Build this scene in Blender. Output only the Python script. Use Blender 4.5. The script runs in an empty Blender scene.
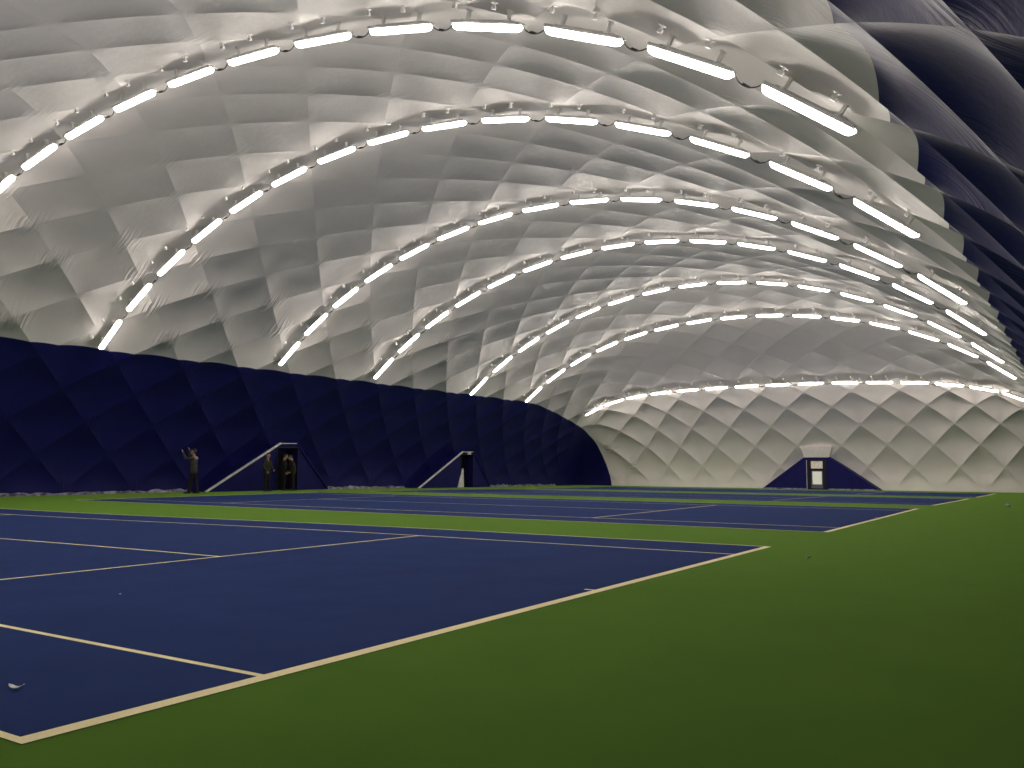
import bpy, bmesh, math, random
import numpy as np
from mathutils import Vector, Matrix
random.seed(7)
rng = np.random.default_rng(7)
scene = bpy.context.scene
COL = scene.collection

# ------------------------------------------------------------------ helpers
def tag(o, label=None, cat=None, group=None, kind=None):
    if label: o['label'] = label
    if cat: o['category'] = cat
    if group: o['group'] = group
    if kind: o['kind'] = kind
    return o

def link(name, me, mat=None, parent=None):
    o = bpy.data.objects.new(name, me)
    COL.objects.link(o)
    if mat is not None:
        for m in (mat if isinstance(mat, (list, tuple)) else [mat]):
            me.materials.append(m)
    if parent is not None:
        o.parent = parent
    return o

def empty(name, loc=(0, 0, 0), rz=0.0):
    o = bpy.data.objects.new(name, None)
    o.empty_display_size = 0.2
    COL.objects.link(o)
    o.location = loc
    o.rotation_euler = (0, 0, rz)
    return o

def bm_obj(name, bm, mat, parent=None, smooth=False):
    me = bpy.data.meshes.new(name)
    bmesh.ops.recalc_face_normals(bm, faces=bm.faces[:])
    bm.to_mesh(me); bm.free()
    if smooth:
        me.shade_smooth()
        me.set_sharp_from_angle(angle=math.radians(38))
    return link(name, me, mat, parent)

def add_box(bm, c, s, rot=None):
    g = bmesh.ops.create_cube(bm, size=1.0)
    M = Matrix.Diagonal((s[0], s[1], s[2], 1))
    if rot is not None: M = rot.to_4x4() @ M
    M = Matrix.Translation(c) @ M
    bmesh.ops.transform(bm, matrix=M, verts=g['verts'])
    return g['verts']

def add_bar(bm, a, b, w, h, up=Vector((0, 0, 1))):
    a, b = Vector(a), Vector(b)
    d = (b - a).normalized(); s = d.cross(up).normalized(); u = s.cross(d)
    vs = []
    for p in (a, b):
        for x, y in ((-1, -1), (1, -1), (1, 1), (-1, 1)):
            vs.append(bm.verts.new(p + s * x * w / 2 + u * y * h / 2))
    for f in ((0, 1, 2, 3), (4, 5, 6, 7), (0, 1, 5, 4), (1, 2, 6, 5), (2, 3, 7, 6), (3, 0, 4, 7)):
        bm.faces.new([vs[i] for i in f])

def add_tube(bm, pts, r, seg=8):
    pts = [Vector(p) for p in pts]
    rings = []
    for i, p in enumerate(pts):
        d = (pts[min(i + 1, len(pts) - 1)] - pts[max(i - 1, 0)]).normalized()
        ref = Vector((0.31, 0.2, 0.93)) if abs(d.z) < .9 else Vector((1, 0, 0))
        s = d.cross(ref).normalized(); u = s.cross(d)
        rings.append([bm.verts.new(p + (s * math.cos(k * 2 * math.pi / seg) + u * math.sin(k * 2 * math.pi / seg)) * r) for k in range(seg)])
    for a, b in zip(rings, rings[1:]):
        for k in range(seg):
            bm.faces.new((a[k], a[(k + 1) % seg], b[(k + 1) % seg], b[k]))
    bm.faces.new(rings[0]); bm.faces.new(rings[-1])

# ------------------------------------------------------------------ materials
def mat(name, color, rough=0.6, spec=0.5, metal=0.0):
    m = bpy.data.materials.new(name); m.use_nodes = True
    b = m.node_tree.nodes['Principled BSDF']
    b.inputs['Base Color'].default_value = (*color, 1)
    b.inputs['Roughness'].default_value = rough
    b.inputs['Specular IOR Level'].default_value = spec
    b.inputs['Metallic'].default_value = metal
    return m

def N(m, t, **kw):
    n = m.node_tree.nodes.new(t)
    for k, v in kw.items():
        if hasattr(n, k): setattr(n, k, v)
        else: n.inputs[k].default_value = v
    return n
def L(m, a, ao, b, bi):
    m.node_tree.links.new(a.outputs[ao], b.inputs[bi])

def vary(m, c1, c2, scale, detail=6, rough=0.6, bump=0.0, bscale=None, lo=.35, hi=.65, stretch=(1, 1, 1)):
    """procedural colour variation + bump"""
    b = m.node_tree.nodes['Principled BSDF']
    tc = N(m, 'ShaderNodeTexCoord'); mp = N(m, 'ShaderNodeMapping'); mp.inputs['Scale'].default_value = stretch
    L(m, tc, 'Object', mp, 'Vector')
    n = N(m, 'ShaderNodeTexNoise', Scale=scale, Detail=detail, Roughness=rough)
    L(m, mp, 'Vector', n, 'Vector')
    r = N(m, 'ShaderNodeValToRGB'); e = r.color_ramp.elements
    e[0].position, e[1].position = lo, hi
    e[0].color = (*c1, 1); e[1].color = (*c2, 1)
    L(m, n, 'Fac', r, 'Fac'); L(m, r, 'Color', b, 'Base Color')
    if bump:
        n2 = N(m, 'ShaderNodeTexNoise', Scale=bscale or scale * 3, Detail=4)
        L(m, mp, 'Vector', n2, 'Vector')
        bp = N(m, 'ShaderNodeBump', Strength=bump, Distance=0.01)
        L(m, n2, 'Fac', bp, 'Height'); L(m, bp, 'Normal', b, 'Normal')
    return m

def turf(name, c1, c2, sheen, sw):
    m = mat(name, c1, 0.95, 0.06)
    b = m.node_tree.nodes['Principled BSDF']
    b.inputs['Sheen Weight'].default_value = sw * .35; b.inputs['Sheen Roughness'].default_value = .4; b.inputs['Sheen Tint'].default_value = (*sheen, 1)
    tc = N(m, 'ShaderNodeTexCoord')
    n1 = N(m, 'ShaderNodeTexNoise', Scale=220.0, Detail=3.0, Roughness=.7)
    n2 = N(m, 'ShaderNodeTexNoise', Scale=1.3, Detail=5.0, Roughness=.6)
    for n in (n1, n2): L(m, tc, 'Object', n, 'Vector')
    mx = N(m, 'ShaderNodeMath', operation='MULTIPLY_ADD'); mx.inputs[1].default_value = .35
    L(m, n2, 'Fac', mx, 0); L(m, n1, 'Fac', mx, 2)
    r = N(m, 'ShaderNodeValToRGB'); e = r.color_ramp.elements
    e[0].position, e[1].position = .40, .95
    e[0].color = (*c1, 1); e[1].color = (*c2, 1)
    L(m, mx, 'Value', r, 'Fac'); L(m, r, 'Color', b, 'Base Color')
    bp = N(m, 'ShaderNodeBump', Strength=.5, Distance=.01)
    L(m, n1, 'Fac', bp, 'Height'); L(m, bp, 'Normal', b, 'Normal')
    return m

def membrane(name, c1, c2, rough, spec, pleat):
    m = mat(name, c1, rough, spec)
    b = m.node_tree.nodes['Principled BSDF']
    uv = N(m, 'ShaderNodeUVMap'); uv.uv_map = 'surface'
    # broad cloth mottling
    n = N(m, 'ShaderNodeTexNoise', Scale=.6, Detail=6.0, Roughness=.65); L(m, uv, 'UV', n, 'Vector')
    r = N(m, 'ShaderNodeValToRGB'); e = r.color_ramp.elements
    e[0].position, e[1].position = .3, .7
    e[0].color = (*c1, 1); e[1].color = (*c2, 1)
    L(m, n, 'Fac', r, 'Fac'); L(m, r, 'Color', b, 'Base Color')
    # pleats: long along the hoop, tight along the hall
    mp = N(m, 'ShaderNodeMapping'); mp.inputs['Rotation'].default_value = (0, 0, math.radians(6))
    L(m, uv, 'UV', mp, 'Vector')
    mp2 = N(m, 'ShaderNodeMapping'); mp2.inputs['Scale'].default_value = (10.0, .5, 1)
    L(m, mp, 'Vector', mp2, 'Vector')
    pn = N(m, 'ShaderNodeTexNoise', Scale=1.0, Detail=2.0, Roughness=.5); L(m, mp2, 'Vector', pn, 'Vector')
    at = N(m, 'ShaderNodeAttribute'); at.attribute_name = 'pucker'
    hm = N(m, 'ShaderNodeMath', operation='MULTIPLY'); L(m, pn, 'Fac', hm, 0); L(m, at, 'Fac', hm, 1)
    bp = N(m, 'ShaderNodeBump', Strength=1.0, Distance=pleat); L(m, hm, 'Value', bp, 'Height')
    fn = N(m, 'ShaderNodeTexNoise', Scale=4.0, Detail=6.0, Roughness=.6); L(m, uv, 'UV', fn, 'Vector')
    bp2 = N(m, 'ShaderNodeBump', Strength=.25, Distance=.03); L(m, fn, 'Fac', bp2, 'Height')
    L(m, bp, 'Normal', bp2, 'Normal'); L(m, bp2, 'Normal', b, 'Normal')
    return m

M_WHITE = membrane('white_membrane', (.765, .725, .69), (.835, .795, .76), .5, .3, .34)
M_WHITE_LIT = membrane('end_membrane_lit', (.87, .81, .765), (.92, .865, .82), .5, .3, .25)  # stronger light on the end wall is put into this lighter colour
M_NAVY = membrane('navy_membrane', (.0085, .0085, .098), (.011, .011, .122), .48, .28, .07)
M_GREEN = turf('green_turf', (.034, .090, .009), (.092, .205, .024), (.58, 1.0, .16), 1.25)
M_BLUE = turf('blue_turf', (.0095, .0210, .092), (.0245, .0520, .190), (.45, .6, 1.0), .12)
M_LINE = vary(mat('line_turf', (.7, .6, .38), .9, .1), (.92, .80, .44), (.98, .89, .56), 60, bump=.3)
M_NAVYF = vary(mat('navy_fabric', (.015, .015, .08), .6, .15), (.0075, .0075, .085), (.0105, .0105, .112), 2.0, bump=.3, bscale=5)
M_HEM = vary(mat('pale_hem', (.7, .7, .7), .6, .3), (.6, .6, .6), (.78, .77, .75), 5, bump=.2)
M_WHITEF = vary(mat('white_fabric', (.75, .72, .68), .5, .3), (.7, .67, .63), (.8, .77, .73), 3, bump=.3)
M_SKIRT = vary(mat('skirt_film', (.5, .5, .55), .35, .5), (.06, .06, .12), (.55, .54, .58), 3.5, lo=.40, hi=.66, bump=.6, bscale=12)
M_HOUSING = vary(mat('lamp_housing', (.55, .55, .55), .45, .5), (.5, .5, .5), (.6, .6, .6), 20)
M_STEEL = vary(mat('bracket_metal', (.8, .8, .8), .4, .5), (.78, .77, .75), (.88, .87, .85), 30)
M_CABLE = vary(mat('black_cable', (.02, .02, .02), .5), (.015, .015, .015), (.03, .03, .03), 30)
M_DARK = vary(mat('dark_frame', (.015, .015, .03), .6, .2), (.012, .012, .025), (.02, .02, .035), 9)
M_GREYF = vary(mat('grey_frame', (.12, .12, .16), .4), (.10, .10, .14), (.15, .15, .19), 9)
M_SCRAP = vary(mat('scrap_paper', (.7, .7, .7), .7), (.65, .65, .65), (.8, .8, .8), 40)
M_VOID = vary(mat('black_opening', (.006, .006, .012), .8, .1), (.005, .005, .01), (.008, .008, .014), 4)

def emission(name, color, strength, base=(.8, .8, .8)):
    m = mat(name, base, .4)
    b = m.node_tree.nodes['Principled BSDF']
    b.inputs['Emission Color'].default_value = (*color, 1)
    b.inputs['Emission Strength'].default_value = strength
    return m
LAMP = 26.0
M_LAMP = emission('lit_diffuser', (1.0, .915, .835), LAMP)
M_LITWIN = emission('lit_window', (1.0, .97, .80), .42, (.25, .25, .2))
M_LITWIN2 = emission('lit_transom', (1.0, .90, .66), .30, (.25, .2, .15))

# ------------------------------------------------------------------ dome surface
W, H, YC, X0, X1, LE, B, K = 17.0, 10.464, 11.493, -4.2, 58.0, 20.27, .654, 3.79
XC, FL = (X0 + X1) / 2, (X1 - X0) / 2 - LE
th = np.linspace(0, np.pi / 2, 6001)
_t = W * np.sin(th); _z = H * np.maximum(np.cos(th), 0) ** (2 * B)
_sg = np.concatenate([[0], np.cumsum(np.hypot(np.diff(_t), np.diff(_z)))])
_u = LE * np.sin(th)
_xs = np.concatenate([[0], np.cumsum(np.hypot(np.diff(_u), np.diff(_z)))])
SIG, XE = _sg[-1], FL + _xs[-1]
def surf(xi, sg):
    """developed coordinates (along the hall, round the hoop) -> point"""
    xi = np.asarray(xi, float); sg = np.asarray(sg, float)
    t = np.sign(sg) * np.interp(np.abs(sg), _sg, _t)
    ax = np.abs(xi)
    dx = np.where(ax < FL, ax, FL + np.interp(ax - FL, _xs, _u))
    X = XC + np.sign(xi) * dx; Y = YC + t
    F = np.maximum(1 - (t / W) ** 2, 1e-9) ** B
    uu = np.clip((dx - FL) / LE, 0, 1)
    G = np.maximum(1 - uu ** 2, 1e-9) ** B
    Z = H * (F ** -K + G ** -K - 1) ** (-1 / K)
    return np.stack([X, Y, Z], -1)
def xi_of_X(X):
    d = X - XC; a = abs(d)
    return math.copysign(a if a < FL else FL + float(np.interp(a - FL, _u, _xs)), d)
def frame(xi, sg):
    """point, hoop tangent, inward normal"""
    e = 1e-3
    p = surf(xi, sg); ts = (surf(xi, sg + e) - surf(xi, sg - e)); tx = (surf(xi + e, sg) - surf(xi - e, sg))
    ts /= np.linalg.norm(ts); tx /= np.linalg.norm(tx)
    n = np.cross(ts, tx); n /= np.linalg.norm(n)
    if np.dot(n, np.array([XC, YC, 0]) - p) < 0: n = -n
    return p, ts, n

HS, NC, SO = 1.40, 12, .10
QX = np.array([-40, -20.09, 20.09, 28.7, 32.0, 40]); QQ = np.array([-7 - 19.91 / 3.25, -7, 7, 10, 11.0, 13.46])
qlo, qhi = np.interp(-XE, QX, QQ), np.interp(XE, QX, QQ)
I = np.arange(math.floor(qlo * 24), math.ceil(qhi * 24) + 1)
J = np.arange(-185, 184)
XI = np.clip(np.interp(I / 24, QQ, QX), -XE, XE)
SG = np.clip(J * HS / NC + SO, -SIG, SIG)
GX, GS = np.meshgrid(XI, SG, indexing='ij')
# the seam of the navy band climbs a little where it turns the far corner
wx = np.interp(GX, [19, 21.5, 23.3, 26.5, 30, 32.2, 35], [0, .33, .62, 1.1, 1.5, 1.35, .8])
GS = GS + wx * np.interp(GS, [11, 15, 17, 21], [0, 1, 1, 0])
P = surf(GX, GS)
dI = np.gradient(P, axis=0); dJ = np.gradient(P, axis=1)
nrm = np.cross(dI, dJ); nrm /= np.maximum(np.linalg.norm(nrm, axis=-1, keepdims=True), 1e-9)
flip = np.sum(nrm * (P - np.array([XC, YC, 0])), -1) < 0
nrm[flip] *= -1                                            # outward
GI, GJ = np.meshgrid(I, J, indexing='ij')
a = (GI - GJ) / 24.0; b = (GI + GJ) / 24.0
fa, fb = a - np.floor(a), b - np.floor(b)
PIL = .078 + .075 * np.clip((np.abs(GS) - 5) / 6, 0, 1) + .045 * np.clip((-GS - 8) / 4, 0, 1) + .08 * np.clip((np.abs(GX) - 25) / 3, 0, 1)
PIL *= 1 - .3 * np.clip((GS - 14) / 2, 0, 1)
pil = PIL * (16 * fa * (1 - fa) * fb * (1 - fb)) ** .85
ca, cb = np.floor(a), np.floor(b)
hsh = np.sin(ca * 12.9898 + cb * 78.233) * 43758.5453; hsh -= np.floor(hsh)
pil *= .8 + .4 * hsh                                       # no two panels sag alike
edge = np.minimum(SIG - np.abs(GS), XE - np.abs(GX))
fade = np.clip(edge / .9, 0, 1); fade = fade * fade * (3 - 2 * fade)
def sstep(t):
    t = np.clip(t, 0, 1); return t * t * (3 - 2 * t)
fade *= 1 - sstep((np.abs(GS) - 14) / 3) * sstep((np.abs(GX) - 26) / 4)   # drawn tight into the corners
P2 = P + nrm * (pil * fade)[..., None]
bd = np.zeros(GX.shape, bool); bd[0, :] = bd[-1, :] = True; bd[:, 0] = bd[:, -1] = True
P2[bd, 2] = -0.45
# pucker: pleats gather round the net's knots, and all over the low right wall
na, nb = np.round(a), np.round(b)
h2 = np.sin(na * 41.3 + nb * 17.77) * 9541.7; h2 -= np.floor(h2)
du = ((a - na) - (b - nb)) * HS; dv = ((a - na) + (b - nb)) * HS
knot = np.exp(-((du / .42) ** 2 + (dv / .42) ** 2)) * np.clip(h2 * 1.6 - .3, 0, 1)
lowside = np.clip((GS - 7.0) / 4.0, 0, 1)
right = np.clip((-GS - 14.5) / 1.5, 0, 1)
soft = np.sin(GX * 1.7 + GS * .9) * .5 + .5
puck = knot * (.06 + .94 * lowside) + right * .42 * soft ** 3 * np.clip((edge - 2) / 3, 0, 1)
ni, nj = GX.shape
vid = np.arange(ni * nj).reshape(ni, nj)
SEAM_L, SEAM_R = 128, -129
def region(i, j):                                          # by quad
    jc = J[j] + .5
    if jc > SEAM_L: return 'wall_left'
    if jc < SEAM_R: return 'wall_right'
    if XI[i] > 26.6: return 'wall_far'
    if XI[i] < -26.6: return 'wall_near'
    return 'ceiling'
faces = {}
for i in range(ni - 1):
    for j in range(nj - 1):
        f = faces.setdefault(region(i, j), [])
        v00, v10, v11, v01 = vid[i, j], vid[i + 1, j], vid[i + 1, j + 1], vid[i, j + 1]
        if (I[i] - J[j]) % 24 == 0:
            f.append((v00, v11, v10)); f.append((v00, v01, v11))
        elif (I[i] + J[j] + 1) % 24 == 0:
            f.append((v00, v01, v10)); f.append((v10, v01, v11))
        else:
            f.append((v00, v01, v11, v10))
PV = P2.reshape(-1, 3); UV = np.stack([GX, GS], -1).reshape(-1, 2); PK = puck.reshape(-1)
for name, fl in faces.items():
    used = np.unique(np.concatenate([np.array(f) for f in fl]))
    rm = np.full(ni * nj, -1); rm[used] = np.arange(len(used))
    me = bpy.data.meshes.new(name)
    me.from_pydata(PV[used].tolist(), [], [[int(rm[v]) for v in f] for f in fl])
    uvl = me.uv_layers.new(name='surface')
    li = np.zeros(len(me.loops), np.int32); me.loops.foreach_get('vertex_index', li)
    uvl.data.foreach_set('uv', UV[used][li].astype(np.float32).ravel())
    at = me.attributes.new('pucker', 'FLOAT', 'POINT'); at.data.foreach_set('value', PK[used].astype(np.float32))
    me.shade_smooth(); me.set_sharp_from_angle(angle=.16)
    o = link(name, me, M_NAVY if name in ('wall_left', 'wall_right') else M_WHITE_LIT if name == 'wall_far' else M_WHITE)
    tag(o, kind='structure', label={'wall_left': 'navy blue quilted lower wall along the far left side of the hall',
        'wall_right': 'navy blue quilted wall sweeping over the upper right corner',
        'wall_far': 'white quilted end wall with diamond panels and a blue door',
        'wall_near': 'white quilted end wall behind the camera',
        'ceiling': 'white quilted inflated ceiling crossed by arches of tube lights'}[name])

# ------------------------------------------------------------------ floor (falls gently away for drainage)
_fx = np.array([-10, 0, 11, 15, 25.4, 29, 39.6, 43, 54, 60]); _fz = np.array([0, 0, .03, .033, .045, .025, -.075, -.10, -.19, -.205])
def ss(t):
    t = min(max(t, 0.0), 1.0); return t * t * (3 - 2 * t)
def fz(x, y=0.0): return float(np.interp(x, _fx, _fz)) - .075 * ss((y - 5.5) / 14) * (1 - ss((x - 11) / 3.5))
def strip_mesh(x0, x1, y0, y1, dz, step=.5):
    xs = [x0] + [x for x in np.arange(math.ceil(x0 / step) * step, x1, step) if x0 + 1e-4 < x < x1 - 1e-4] + [x1]
    ny = max(1, int((y1 - y0) / 1.2)); ys = [y0 + (y1 - y0) * k / ny for k in range(ny + 1)]
    vs = [(x, y, fz(x, y) + dz) for x in xs for y in ys]; m = ny + 1
    fs = [(k * m + q, (k + 1) * m + q, (k + 1) * m + q + 1, k * m + q + 1) for k in range(len(xs) - 1) for q in range(ny)]
    return vs, fs
def flat(name, rects, dz, m, parent=None):
    vs, fs = [], []
    for r in rects:
        v, f = strip_mesh(*r, dz); o = len(vs)
        vs += v; fs += [tuple(k + o for k in q) for q in f]
    me = bpy.data.meshes.new(name); me.from_pydata(vs, [], fs)
    return link(name, me, m, parent)
fl = flat('floor', [(X0 - .3, X1 + .3, YC - W - .3, YC + W + .3)], 0.0, M_GREEN)
tag(fl, 'green artificial turf floor around the blue courts', kind='structure')

courts = [(0.0, 'blue tennis court nearest the camera with cream lines', ),
          (14.45, 'second blue tennis court from the camera, beyond the first green strip'),
          (28.64, 'third blue tennis court from the camera, a thin band before the far one'),
          (42.9, 'farthest blue tennis court, in front of the white end wall')]
CW, CL, SW, SV = 10.97, 23.77, 1.372, 5.485
for cx, lab in courts:
    root = empty('tennis_court', (cx, 0, fz(cx)))
    tag(root, lab, 'tennis court', 'tennis courts in a row')
    def ln(name, x0, x1, y0, y1, dz=.004, m=M_LINE):
        vs, fs = strip_mesh(cx + x0, cx + x1, y0, y1, dz)
        vs = [(x - cx, y, z - fz(cx)) for x, y, z in vs]
        me = bpy.data.meshes.new(name); me.from_pydata(vs, [], fs)
        return link(name, me, m, root)
    ln('playing_surface', 0, CW, 0, CL, .002, M_BLUE)
    lw, bw = .05, .105
    ln('baseline', 0, CW, 0, bw); ln('baseline', 0, CW, CL - bw, CL)
    for x in (0, CW - lw): ln('doubles_sideline', x, x + lw, bw, CL - bw)
    for x in (SW, CW - SW - lw): ln('singles_sideline', x, x + lw, bw, CL - bw)
    for y in (SV, CL - SV - lw): ln('service_line', SW + lw, CW - SW - lw, y, y + lw)
    ln('center_service_line', CW / 2 - lw / 2, CW / 2 + lw / 2, SV + lw, CL - SV - lw)
    for y in (bw, CL - bw - .1): ln('center_mark', CW / 2 - lw / 2, CW / 2 + lw / 2, y, y + .1)

# ------------------------------------------------------------------ tube lights
def fixture_meshes():
    HLn = .725
    # diffuser: half-round trough with rounded ends (local x = along, z = into the hall)
    bm = bmesh.new(); n, k = 26, 12; rows = []
    for i in range(n + 1):
        x = -HLn + 2 * HLn * i / n
        e = max(0.0, (abs(x) - (HLn - .13)) / .13); s = math.sqrt(max(1 - e * e, .05))
        rows.append([bm.verts.new((x, math.cos(math.pi * q / k) * .085 * s, .02 + math.sin(math.pi * q / k) * .088 * s)) for q in range(k + 1)])
    for r, q in zip(rows, rows[1:]):
        for m in range(k): bm.faces.new((r[m], r[m + 1], q[m + 1], q[m]))
    for r in rows[::n]: bm.faces.new(r)
    for r, q in zip(rows, rows[1:]): bm.faces.new((r[0], q[0], q[-1], r[-1]))
    bmesh.ops.recalc_face_normals(bm, faces=bm.faces[:])
    d = bpy.data.meshes.new('diffuser'); bm.to_mesh(d); bm.free(); d.shade_smooth(); d.materials.append(M_LAMP)
    bm = bmesh.new()
    v = add_box(bm, (0, 0, -.012), (1.44, .22, .05))
    bmesh.ops.bevel(bm, geom=[e for e in bm.edges], offset=.018, segments=2, affect='EDGES')
    add_box(bm, (0, 0, -.05), (1.1, .07, .03))
    h = bpy.data.meshes.new('housing'); bm.to_mesh(h); bm.free(); h.materials.append(M_HOUSING)
    bm = bmesh.new()
    add_box(bm, (0, 0, -.12), (.045, .05, .18)); add_box(bm, (0, 0, -.045), (.05, .20, .018))
    add_box(bm, (0, 0, -.215), (.07, .09, .02))
    add_tube(bm, [(0, -.045, -.1), (0, .045, -.1)], .012)
    bk = bpy.data.meshes.new('hanger'); bm.to_mesh(bk); bm.free(); bk.materials.append(M_STEEL)
    bm = bmesh.new()
    pts = [(.70 + .50 * s, .03 * math.sin(s * 6), .14 * 4 * s * (1 - s) - .02) for s in [q / 12 for q in range(13)]]
    add_tube(bm, pts, .010, 6)
    add_tube(bm, [(.91, .02, .10), (1.02, .02, .12)], .020, 8)
    c = bpy.data.meshes.new('cable'); bm.to_mesh(c); bm.free(); c.materials.append(M_CABLE)
    bm = bmesh.new()
    add_tube(bm, [(0, 0, 0), (0, 0, .06)], .02, 8); add_box(bm, (0, 0, .075), (.07, .05, .05))
    add_tube(bm, [(0, .0, -.004), (0, 0, .006)], .06, 12)
    k_ = bpy.data.meshes.new('membrane_clip'); bm.to_mesh(k_); bm.free(); k_.materials.append(M_STEEL)
    return d, h, bk, c, k_
MD, MH, MB_, MC, MK = fixture_meshes()
ORD = ['first', 'second', 'third', 'fourth', 'fifth', 'sixth', 'seventh', 'eighth', 'ninth', 'tenth', 'eleventh', 'twelfth', 'thirteenth', 'fourteenth', 'fifteenth']
arches = [(1.5, 0, 0, 1.968, None), (9.22, .008, .094, 1.99, 'nearest'), (15.73, .004, .177, 1.972, 'second nearest'), (23.57, .019, -.05, 1.956, 'third nearest'),
          (29.82, .007, 0, 1.958, 'fourth nearest'), (38.74, -.033, .2, 1.97, 'fifth nearest'), (44.59, -.027, .1, 1.98, 'sixth nearest'), (52.27, -.005, -.1, 1.985, 'farthest, lowest')]
OFF = .22
for ax, skew, slide, step, an in arches:
    for k in range(15):
        sg = (7 - k) * step + .074 + slide                     # left end first
        xi = xi_of_X(ax + skew * sg)
        p, ts, n = frame(xi, sg)
        c = p + n * OFF
        if ax > 50:                                            # the last arch is angled on to the end wall
            n = n * math.cos(.3) + np.cross(ts, n) * math.sin(.3) * (1 if np.cross(ts, n)[0] > 0 else -1)
        zax = Vector(n); xax = -Vector(ts); yax = zax.cross(xax).normalized(); xax = yax.cross(zax)
        root = empty('tube_light')
        root.matrix_world = Matrix(((xax.x, yax.x, zax.x, c[0]), (xax.y, yax.y, zax.y, c[1]), (xax.z, yax.z, zax.z, c[2]), (0, 0, 0, 1)))
        if an is None: lab = 'lit white tube light overhead on the arch above the camera, %s from the left' % ORD[k]
        elif k == 14: lab = 'lit white tube light at the right end of the %s arch' % an
        elif k == 0: lab = 'lit white tube light at the left end of the %s arch' % an
        else: lab = 'lit white tube light, %s from the left end of the %s arch' % (ORD[k], an)
        tag(root, lab, 'light', 'tube lights on the %s arch' % (an or 'overhead'))
        link('housing', MH, None, root); link('diffuser', MD, None, root)
        for s in (-.42, .42):
            o = link('hanger', MB_, None, root); o.location = (s, 0, 0)
            o = link('membrane_clip', MK, None, root); o.location = (s * .95, .40, -OFF)
        if k < 14: link('cable', MC, None, root)

# ------------------------------------------------------------------ ragged film skirt along the wall foot
def skirt(name, pts, nrm_, m):
    bm = bmesh.new(); rows = []
    d = 0
    for q in range(len(pts) - 1):
        a_, b_ = Vector(pts[q]), Vector(pts[q + 1]); Ls = (b_ - a_).length; ns = max(2, int(Ls / .22))
        for s in range(ns + (q == len(pts) - 2)):
            p = a_.lerp(b_, s / ns); z = fz(p.x, p.y)
            h = .06 + .08 * abs(math.sin(p.x * 1.9 + p.y)) * random.random() + .06 * random.random()
            w = .12 + .10 * random.random()
            nn = Vector(nrm_)
            prof = [(w, .004), (w * .85, h * .45), (w * .45, h * (.8 + .2 * random.random())), (.05, h), (-.15, h * .8)]
            rows.append([bm.verts.new((p.x + nn.x * u_, p.y + nn.y * u_, z + v_)) for u_, v_ in prof])
    for r, q in zip(rows, rows[1:]):
        for k in range(4): bm.faces.new((r[k], q[k], q[k + 1], r[k + 1]))
    return bm_obj(name, bm, m, smooth=True)
YL = YC + W
for xa, xb, wh in ((-3.5, 22.4, 'before the first door porch'), (30.0, 36.7, 'between the two door porches'), (44.3, 54.0, 'beyond the second door porch')):
    tag(skirt('baseboard_left', [(xa, YL, 0), (xb, YL, 0)], (0, -1, 0), M_SKIRT), 'rumpled pale film skirt at the foot of the left navy wall, ' + wh, kind='structure')

# ------------------------------------------------------------------ door porches let into the membrane
def porch(name, label, origin, ax, inn, half_l, half_r, top_l, top_r, h, depth, far=False):
    """ax: unit vector to the viewer's right along the wall, inn: unit vector into the hall"""
    ax, inn = Vector(ax), Vector(inn)
    root = empty(name, origin); tag(root, label, 'door porch', 'door porches')
    def V(u_, z, d): return ax * u_ + inn * d + Vector((0, 0, z))
    # fabric front: trapezoid face, with sloping sides running back into the membrane
    bm = bmesh.new()
    dw, dh = .62, (1.98 if not far else 1.93)
    F = [(-half_l, 0), (-dw, 0), (-dw, dh), (dw, dh), (dw, 0), (half_r, 0), (top_r, h), (-top_l, h)]
    fv = [bm.verts.new(V(u_, z, 0)) for u_, z in F]
    bv = [bm.verts.new(V(u_, z, -depth)) for u_, z in F]
    bm.faces.new((fv[0], fv[1], fv[2], fv[7])); bm.faces.new((fv[7], fv[2], fv[3], fv[6])); bm.faces.new((fv[6], fv[3], fv[4], fv[5]))
    for q in ((5, 6), (6, 7), (7, 0), (1, 2), (2, 3), (3, 4)):
        bm.faces.new((fv[q[0]], fv[q[1]], bv[q[1]], bv[q[0]]))
    bm_obj('fabric_panel', bm, M_NAVYF, root)
    return root, V, dw, dh

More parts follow.
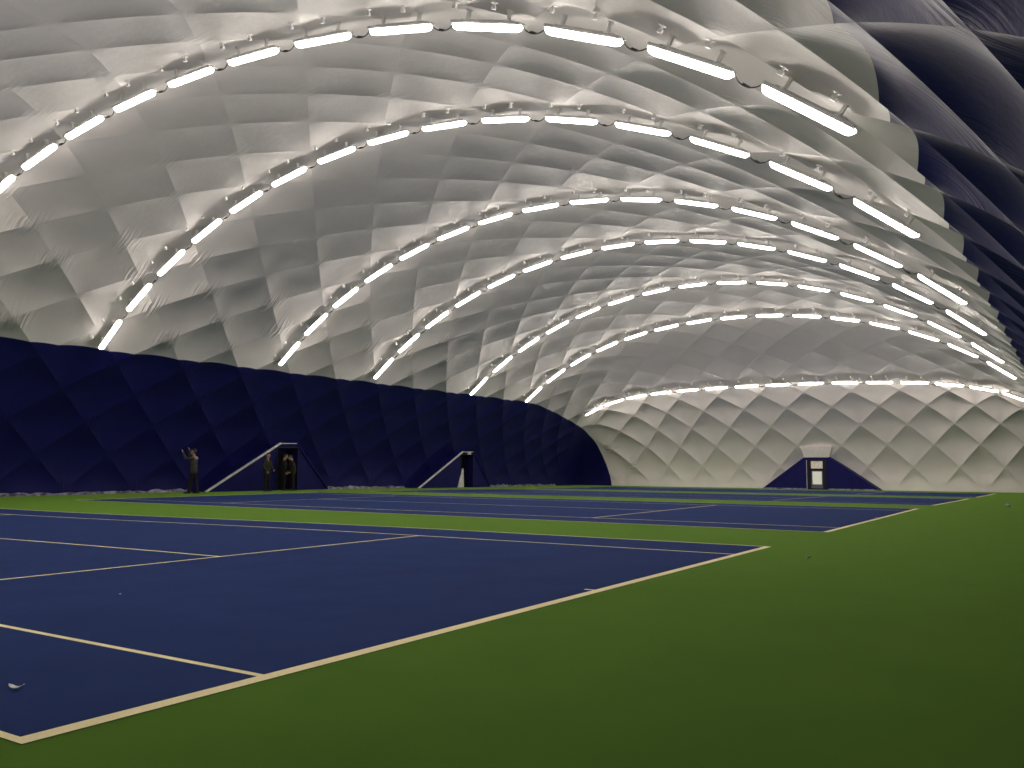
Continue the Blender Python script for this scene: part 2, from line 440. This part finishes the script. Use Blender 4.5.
# left wall: the two porches with a pale hem on their near slope
def left_porch(label, ox, half_l, half_r, tl, tr, h, y=27.45, sliver=False):
    z0 = fz(ox)
    root, V, dw, dh = porch('door_porch', label, (ox, y, z0), (1, 0, 0), (0, -1, 0), half_l, half_r, tl, tr, h, 1.05)
    bm = bmesh.new()
    add_bar(bm, V(-half_l - .1, .02, .05), V(-tl, h, .05), .07, .085)
    o = bm_obj('sloping_hem', bm, M_HEM, root); o['label'] = 'pale grey edge strip of the porch'
    bm = bmesh.new()
    add_bar(bm, V(-tl - .03, h - .01, .05), V(tr * .9, h + .01, .05), .07, .04)
    bm_obj('top_hem', bm, M_HEM, root)
    bm = bmesh.new()
    add_bar(bm, V(half_r, .02, .04), V(tr, h, .04), .05, .06)
    bm_obj('shaded_hem', bm, M_NAVYF, root)  # navy in place of pale: this slope's shade put into its colour
    bm = bmesh.new()
    add_box(bm, V(0, dh / 2, -.5), (2 * dw, .04, dh)); 
    bm_obj('dark_doorway', bm, M_VOID, root)
    bm = bmesh.new()
    for s in (-1, 1): add_box(bm, V(s * (dw + .03), dh / 2, .0), (.06, .06, dh))
    add_box(bm, V(0, dh + .02, .0), (2 * dw + .12, .06, .05))
    bm_obj('door_frame', bm, M_DARK, root)
    if sliver:
        bm = bmesh.new()
        v = [bm.verts.new(V(u_, z, d)) for u_, z, d in ((-.95, .02, .06), (-.42, .02, .10), (-.42, 1.15, .05), (-.52, 1.15, .04), (-.95, .02, -.0), (-.42, .02, .02), (-.42, 1.15, .02), (-.52, 1.15, .01))]
        for q in ((0, 1, 2, 3), (4, 5, 6, 7), (0, 1, 5, 4), (1, 2, 6, 5), (2, 3, 7, 6), (3, 0, 4, 7)): bm.faces.new([v[k] for k in q])
        o = bm_obj('door_flap', bm, M_HEM, root); o['label'] = 'pale grey flap beside the doorway'
        bm = bmesh.new(); add_box(bm, V(.15, h - .08, .06), (.28, .08, .16))
        bm_obj('porch_lamp', bm, M_HEM, root)
    return root
left_porch('navy door porch with pale sloping edge on left wall, two people standing in it', 27.05, 4.5, 2.65, .5, .55, 2.19)
left_porch('navy door porch farther down the left wall with a pale flap', 41.55, 4.65, 2.5, .5, .62, 2.16, sliver=True)

# end wall: trapezoid of navy fabric round a lit door
oy = 10.42
root, V, dw, dh = porch('door_porch', 'navy trapezoid door porch in the white end wall with lit door window', (56.9, oy, fz(57)), (0, -1, 0), (-1, 0, 0), 3.62, 3.82, .72, .72, 2.16, 1.0, far=True)
door = bpy.data.objects.new('door', None); COL.objects.link(door); door.parent = root
bm = bmesh.new()
for s in (-1, 1): add_box(bm, V(s * .50, .965, .0), (.10, .24, 1.93))
for z, hh in ((1.89, .10), (1.30, .12), (.03, .08)): add_box(bm, V(0, z, .0), (.10, .9, hh))
bm_obj('door_frame', bm, M_DARK, root)
door.location = (0, 0, 0)
bm = bmesh.new()
# leaf: rails and stiles round the glass
for s in (-1, 1): add_box(bm, V(s * .345, .655, -.03), (.05, .10, 1.17))
add_box(bm, V(0, .20, -.03), (.05, .64, .27)); add_box(bm, V(0, 1.205, -.03), (.05, .64, .08))
bm_obj('leaf', bm, M_GREYF, door)
bm = bmesh.new(); add_box(bm, V(0, .75, -.04), (.02, .60, .86)); o = bm_obj('door_glass', bm, M_LITWIN, door); o['label'] = 'pale lit glass in the door'
bm = bmesh.new(); add_tube(bm, [V(-.30, .72, .0), V(-.30, .72, .06), V(-.20, .72, .06)], .013); bm_obj('handle', bm, M_STEEL, door)
bm = bmesh.new(); add_box(bm, V(0, 1.60, -.05), (.02, .92, .5)); o = bm_obj('transom_glass', bm, M_LITWIN2, root); o['label'] = 'lit glass above the door'
bm = bmesh.new(); add_box(bm, V(-.03, 1.68, -.02), (.05, .22, .30)); add_box(bm, V(.22, 1.52, -.02), (.04, .16, .10)); bm_obj('transom_fitting', bm, M_STEEL, root)
bm = bmesh.new(); add_bar(bm, V(-.64, .02, .03), V(-.64, 1.9, .03), .03, .04, up=Vector((1, 0, 0))); bm_obj('zip_strip', bm, M_HEM, root)
bm = bmesh.new(); add_box(bm, V(-2.1, .03, .04), (.08, 2.8, .08)); add_box(bm, V(2.2, .03, .04), (.08, 3.0, .08)); bm_obj('ground_tube', bm, M_SKIRT, root)
# white hood above the door that ties it to the membrane
bm = bmesh.new()
v = [bm.verts.new(V(*q)) for q in ((-.78, 2.08, .04), (.78, 2.08, .04), (1.0, 2.8, .16), (-1.0, 2.8, .16), (-.78, 2.08, -.6), (.78, 2.08, -.6), (1.0, 2.8, -.6), (-1.0, 2.8, -.6))]
for q in ((0, 1, 2, 3), (4, 5, 6, 7), (0, 1, 5, 4), (1, 2, 6, 5), (2, 3, 7, 6), (3, 0, 4, 7)): bm.faces.new([v[k] for k in q])
o = bm_obj('fabric_hood', bm, M_WHITEF, root); o['label'] = 'white fabric hood over the door'

# ------------------------------------------------------------------ people
M_SKIN = vary(mat('skin', (.45, .28, .2), .6), (.42, .25, .17), (.5, .31, .22), 12)
M_HAIR = vary(mat('dark_hair', (.02, .015, .012), .6), (.015, .012, .01), (.03, .022, .016), 40)
M_EYE = mat('eye_dark', (.02, .02, .02), .3)
M_LIP = mat('lip', (.3, .13, .1), .5)
M_SHOE = vary(mat('dark_shoe', (.012, .012, .012), .6), (.01, .01, .01), (.02, .02, .02), 12)
M_TROU = vary(mat('dark_trousers', (.014, .014, .018), .85, .2), (.011, .011, .014), (.018, .018, .022), 12, bump=.3)
M_JBLACK = vary(mat('black_jacket', (.012, .012, .014), .7, .3), (.009, .009, .011), (.016, .016, .018), 9, bump=.4)
M_JGREY = vary(mat('grey_jacket', (.06, .055, .05), .8, .2), (.045, .042, .04), (.075, .07, .062), 9, bump=.4)
M_JOLIVE = vary(mat('olive_jacket', (.03, .03, .02), .8, .2), (.022, .022, .015), (.04, .04, .027), 9, bump=.4)
M_BEIGE = vary(mat('beige_collar', (.4, .34, .22), .8, .2), (.33, .28, .18), (.48, .41, .28), 14, bump=.3)
TAGS = ['skin', 'eye', 'lip', 'top', 'trousers', 'shoe']

def person(label, loc, facing, S, pose, jacket, collar=False, name='person'):
    """facing: yaw of the chest; S: height/1.8; pose: joint dict in a frame with +x forward, +y left"""
    caps = []                                              # (a, b, ra, rb, tag)
    def cap(a_, b_, ra, rb, tg): caps.append((Vector(a_), Vector(b_), ra, rb, tg))
    hip, chest, neck = Vector((0, 0, .95)), Vector(pose.get('chest', (.02, 0, 1.28))), Vector(pose.get('neck', (.01, 0, 1.50)))
    for s in (-1, 1):
        cap((hip.x, s * .08, .90), (hip.x, s * .10, 1.06), .135, .13, 'top' if True else 'trousers')
        cap((hip.x, s * .06, 1.05), (chest.x, s * .10, chest.z), .135, .135, 'top')
        cap((chest.x, s * .10, chest.z), (neck.x, s * .12, neck.z - .09), .115, .075, 'top')
        cap((neck.x, s * .05, neck.z - .05), (neck.x, s * .175, neck.z - .085), .065, .065, 'top')
    cap((neck.x, 0, neck.z - .07), (neck.x + .01, 0, neck.z + .08), .062, .055, 'skin')
    # head on the neck
    pitch, hy = pose.get('nod', 0.0), pose.get('turn', 0.0)
    R = Matrix.Rotation(hy, 3, 'Z') @ Matrix.Rotation(pitch, 3, 'Y')
    hc = neck + Vector((.015, 0, .06)) + R @ Vector((.02, 0, .12))
    def hp(x, y, z): return hc + R @ Vector((x, y, z))
    cap(hp(-.03, 0, .03), hp(.02, 0, .03), .092, .088, 'skin')
    cap(hp(.02, 0, .0), hp(.05, 0, -.075), .072, .045, 'skin')
    cap(hp(-.03, 0, 0), hp(-.02, 0, -.05), .075, .06, 'skin')
    cap(hp(.098, 0, .015), hp(.116, 0, -.022), .011, .016, 'skin')
    for s in (-1, 1):
        cap(hp(.088, s * .034, .014), hp(.090, s * .034, .014), .013, .013, 'eye')
        cap(hp(0, s * .088, .012), hp(-.006, s * .09, -.03), .017, .012, 'skin')
    cap(hp(.088, -.018, -.055), hp(.088, .018, -.055), .010, .010, 'lip')
    for s, leg in ((1, pose['leg_l']), (-1, pose['leg_r'])):
        k, f_ = Vector(leg[0]), Vector(leg[1])
        cap((hip.x, s * .09, .92), k, .105, .075, 'trousers'); cap(k, f_, .075, .062, 'trousers')
        d = Vector(leg[2]) if len(leg) > 2 else Vector((1, s * .2, 0)); d.normalize()
        b_ = Vector((f_.x, f_.y, .045))
        cap(b_ - d * .05, b_ + d * .10, .045, .043, 'shoe'); cap(b_ + d * .10, b_ + d * .17 - Vector((0, 0, .006)), .043, .036, 'shoe')
        cap(f_, b_, .045, .046, 'shoe')
    for s, arm in ((1, pose['arm_l']), (-1, pose['arm_r'])):
        sh = Vector((neck.x, s * .185, neck.z - .09)); e, w = Vector(arm[0]), Vector(arm[1])
        cap(sh, e, .072, .060, 'top'); cap(e, w, .060, .044, 'top')
        hd = Vector(arm[2]).normalized(); pn = Vector(arm[3]).normalized()   # finger direction, palm normal
        sd = hd.cross(pn).normalized() * s
        palm = w + hd * .075
        for q in (-.026, -.009, .009, .026): cap(w + hd * .015 + sd * q * .7, palm + sd * q, .016, .0135, 'skin')
        for q, ln_ in ((-.028, .060), (-.0095, .074), (.0095, .080), (.028, .070)):
            k0 = palm + sd * q * 1.08; k1 = k0 + (hd + pn * .25).normalized() * ln_ * .5; k2 = k1 + (hd + pn * .8).normalized() * ln_ * .5
            cap(k0, k1, .0098, .0092, 'skin'); cap(k1, k2, .0092, .008, 'skin')
        t0 = w + hd * .03 + sd * .026; t1 = t0 + (hd * .7 + sd * .8 + pn * .2).normalized() * .04; t2 = t1 + (hd + sd * .2 + pn * .4).normalized() * .032
        cap(t0, t1, .013, .011, 'skin'); cap(t1, t2, .011, .009, 'skin')
    # one continuous skin grown over all of it
    bm = bmesh.new()
    for a_, b_, ra, rb, tg in caps:
        d = b_ - a_; ln_ = d.length; d = d.normalized() if ln_ > 1e-6 else Vector((0, 0, 1))
        ref = Vector((0, 0, 1)) if abs(d.z) < .9 else Vector((1, 0, 0))
        s_ = d.cross(ref).normalized(); u_ = s_.cross(d); seg, hr = 12, 4; rings = []
        prof = [(-ra * math.cos(q * math.pi / 2 / hr), ra * math.sin(q * math.pi / 2 / hr)) for q in range(hr + 1)]
        prof += [(ln_ + rb * math.sin(q * math.pi / 2 / hr), rb * math.cos(q * math.pi / 2 / hr)) for q in range(hr + 1)]
        for t_, r_ in prof:
            r_ = max(r_, 1e-4)
            rings.append([bm.verts.new(a_ + d * t_ + (s_ * math.cos(2 * math.pi * k / seg) + u_ * math.sin(2 * math.pi * k / seg)) * r_) for k in range(seg)])
        for r1, r2 in zip(rings, rings[1:]):
            for k in range(seg): bm.faces.new((r1[k], r1[(k + 1) % seg], r2[(k + 1) % seg], r2[k]))
        bm.faces.new(rings[0][::-1]); bm.faces.new(rings[-1])
    bmesh.ops.recalc_face_normals(bm, faces=bm.faces[:])
    me = bpy.data.meshes.new('src'); bm.to_mesh(me); bm.free()
    tmp = bpy.data.objects.new('src', me); COL.objects.link(tmp)
    md = tmp.modifiers.new('r', 'REMESH'); md.mode = 'VOXEL'; md.voxel_size = .0085
    sm = tmp.modifiers.new('s', 'SMOOTH'); sm.iterations = 2; sm.factor = .4
    dg = bpy.context.evaluated_depsgraph_get()
    body = bpy.data.meshes.new_from_object(tmp.evaluated_get(dg))
    bpy.data.objects.remove(tmp); bpy.data.meshes.remove(me)
    nf = len(body.polygons); cen = np.zeros(nf * 3, np.float32); body.polygons.foreach_get('center', cen); cen = cen.reshape(-1, 3)
    best = np.full(nf, 1e9); mi = np.zeros(nf, np.int32)
    for a_, b_, ra, rb, tg in caps:
        A_ = np.array(a_); D = np.array(b_) - A_; dd = max(D @ D, 1e-9)
        t_ = np.clip((cen - A_) @ D / dd, 0, 1)
        ds = np.linalg.norm(cen - A_ - t_[:, None] * D, axis=1) - (ra + (rb - ra) * t_)
        if tg in ('eye', 'lip'): ds -= .002
        u = ds < best; best[u] = ds[u]; mi[u] = TAGS.index(tg)
    body.materials.clear()
    for m in (M_SKIN, M_EYE, M_LIP, jacket, M_TROU, M_SHOE): body.materials.append(m)
    body.polygons.foreach_set('material_index', mi)
    body.shade_smooth()
    body.name = name
    o = link(name, body); tag(o, label, 'person', 'people by the left wall')
    # hair: a cap of its own, open over the face
    bm = bmesh.new(); bmesh.ops.create_uvsphere(bm, u_segments=24, v_segments=16, radius=1)
    for v in bm.verts:
        v.co = Vector((v.co.x * .116 - .012, v.co.y * .101, v.co.z * .108 + .035)) * (1 + .015 * math.sin(v.co.x * 40 + v.co.z * 31))
    bmesh.ops.delete(bm, geom=[v for v in bm.verts if (v.co.x > .035 and v.co.z < .075) or v.co.z < -.055 or (v.co.x > -.02 and v.co.z < .02)], context='VERTS')
    for v in bm.verts: v.co = hc + R @ v.co
    h_ = bm_obj('hair', bm, M_HAIR, o, smooth=True)
    sol = h_.modifiers.new('s', 'SOLIDIFY'); sol.thickness = .012
    if collar:
        bm = bmesh.new(); rr = []
        for k in range(20):
            an_ = 2 * math.pi * k / 20
            rr.append([bm.verts.new((neck.x - .02 + math.cos(an_) * r_ * .9, math.sin(an_) * r_ * 1.15, neck.z + z_)) for r_, z_ in ((.155, -.12), (.16, -.06), (.11, -.005), (.085, .0), (.08, -.05))])
        for k in range(20):
            for q in range(4): bm.faces.new((rr[k][q], rr[(k + 1) % 20][q], rr[(k + 1) % 20][q + 1], rr[k][q + 1]))
        c_ = bm_obj('collar', bm, M_BEIGE, o, smooth=True); c_['label'] = 'pale beige collar'
    o.scale = (S, S, S); o.location = loc; o.rotation_euler = (0, 0, facing)
    return o
LEFT = math.atan2(.84, -.54)                               # towards the left of the hall, along the view plane
RIGHT = LEFT - math.pi
stand = dict(leg_l=((.02, .11, .50), (-.01, .12, .09)), leg_r=((.03, -.11, .50), (.0, -.12, .09)))
person('person in grey jacket with pale collar raising both hands, beside the left navy wall', (21.04, 26.4, fz(21.04)), LEFT + .15, 1.0,
       dict(leg_l=((.10, .10, .50), (.14, .12, .09)), leg_r=((-.06, -.10, .50), (-.14, -.11, .09)),
            arm_l=((.30, .20, 1.42), (.42, .13, 1.64), (.15, 0, 1), (1, -.1, 0)), arm_r=((.22, -.24, 1.48), (.24, -.14, 1.74), (.1, 0, 1), (1, .1, 0)), nod=-.12),
       M_JGREY, True)
person('person in olive jacket standing before the pale sloping porch edge, facing right', (24.98, 26.5, fz(25)), RIGHT - .45, .94,
       dict(stand, arm_l=((.02, .27, 1.18), (.24, .17, 1.02), (.8, -.3, -.5), (0, -1, 0)), arm_r=((.0, -.27, 1.17), (.17, -.22, .95), (.6, .1, -.8), (0, 1, 0)), turn=-.1),
       M_JOLIVE)
person('person all in black in the porch doorway, turned towards companion on the right', (26.49, 27.08, fz(26.5)), RIGHT + .5, .93,
       dict(stand, arm_l=((-.02, .26, 1.17), (.06, .25, .92), (.2, 0, -1), (0, -1, 0)), arm_r=((-.02, -.26, 1.17), (.08, -.24, .92), (.2, 0, -1), (0, 1, 0)), nod=.25),
       M_JBLACK)
person('person in olive jacket with head bowed in the porch, facing left', (26.85, 26.85, fz(26.85)), LEFT + .5, .93,
       dict(stand, chest=(.04, 0, 1.27), neck=(.06, 0, 1.48), arm_l=((.05, .27, 1.17), (.20, .20, .96), (.5, -.1, -.9), (0, -1, 0)), arm_r=((.03, -.27, 1.17), (.18, -.20, .96), (.5, .1, -.9), (0, 1, 0)), nod=.5),
       M_JOLIVE)

# ------------------------------------------------------------------ litter on the turf
def scrap(label, x, y, w, d, curl, rz):
    bm = bmesh.new(); n = 8; rows = []
    for i in range(n + 1):
        s = i / n * 2 - 1
        wd = d * (1 - s * s) ** .5 * (.6 + .4 * (1 - s)) + .003
        rows.append([bm.verts.new((s * w / 2, q * wd / 2, .006 + curl * s * s + .3 * curl * q * q)) for q in (-1, -.4, .4, 1)])
    for r, q in zip(rows, rows[1:]):
        for k in range(3): bm.faces.new((r[k], r[k + 1], q[k + 1], q[k]))
    o = bm_obj('paper_scrap', bm, M_SCRAP, smooth=True)
    sol = o.modifiers.new('s', 'SOLIDIFY'); sol.thickness = .003
    o.location = (x, y, fz(x) + .003); o.rotation_euler = (0, 0, rz)
    tag(o, label, 'scrap', 'white scraps lying on the turf')
scrap('small curled white scrap lying in the near left corner of nearest blue court', .47, .93, .085, .035, .02, -1.0)
scrap('tiny white scrap on the green turf right of the nearest court corner', 9.57, -.88, .075, .05, .03, .3)
scrap('white scrap on the green turf far right, near the end wall', 28.89, -2.01, .17, .13, .08, 0)
scrap('faint white speck on nearest blue court, between service line and baseline', 2.79, 3.55, .03, .015, .004, .5)

# ------------------------------------------------------------------ camera, world, view
R_ = Vector((0.53994231, -0.84168845, 0.00478106)); U_ = Vector((-0.08154792, -0.04665771, 0.99557672)); D_ = Vector((0.83774235, 0.53794388, 0.09383041))
cam = bpy.data.cameras.new('camera'); co = bpy.data.objects.new('camera', cam); COL.objects.link(co)
co.matrix_world = Matrix(((R_.x, U_.x, -D_.x, -2.12514), (R_.y, U_.y, -D_.y, -3.83859), (R_.z, U_.z, -D_.z, 1.19105), (0, 0, 0, 1)))
cam.sensor_width = 36.0; cam.lens = 876.26 / 1024 * 36; cam.clip_start = .05; cam.clip_end = 300
scene.camera = co
scene.cycles.max_bounces = 16
scene.cycles.diffuse_bounces = 12
w = bpy.data.worlds.new('night'); scene.world = w; w.use_nodes = True
w.node_tree.nodes['Background'].inputs['Color'].default_value = (.004, .005, .008, 1)
w.node_tree.nodes['Background'].inputs['Strength'].default_value = .2
vs = scene.view_settings
scene.display_settings.display_device = 'sRGB'
vs.view_transform = 'Standard'; vs.look = 'None'; vs.gamma = 1.0; vs.use_curve_mapping = False
vs.exposure = 0.12
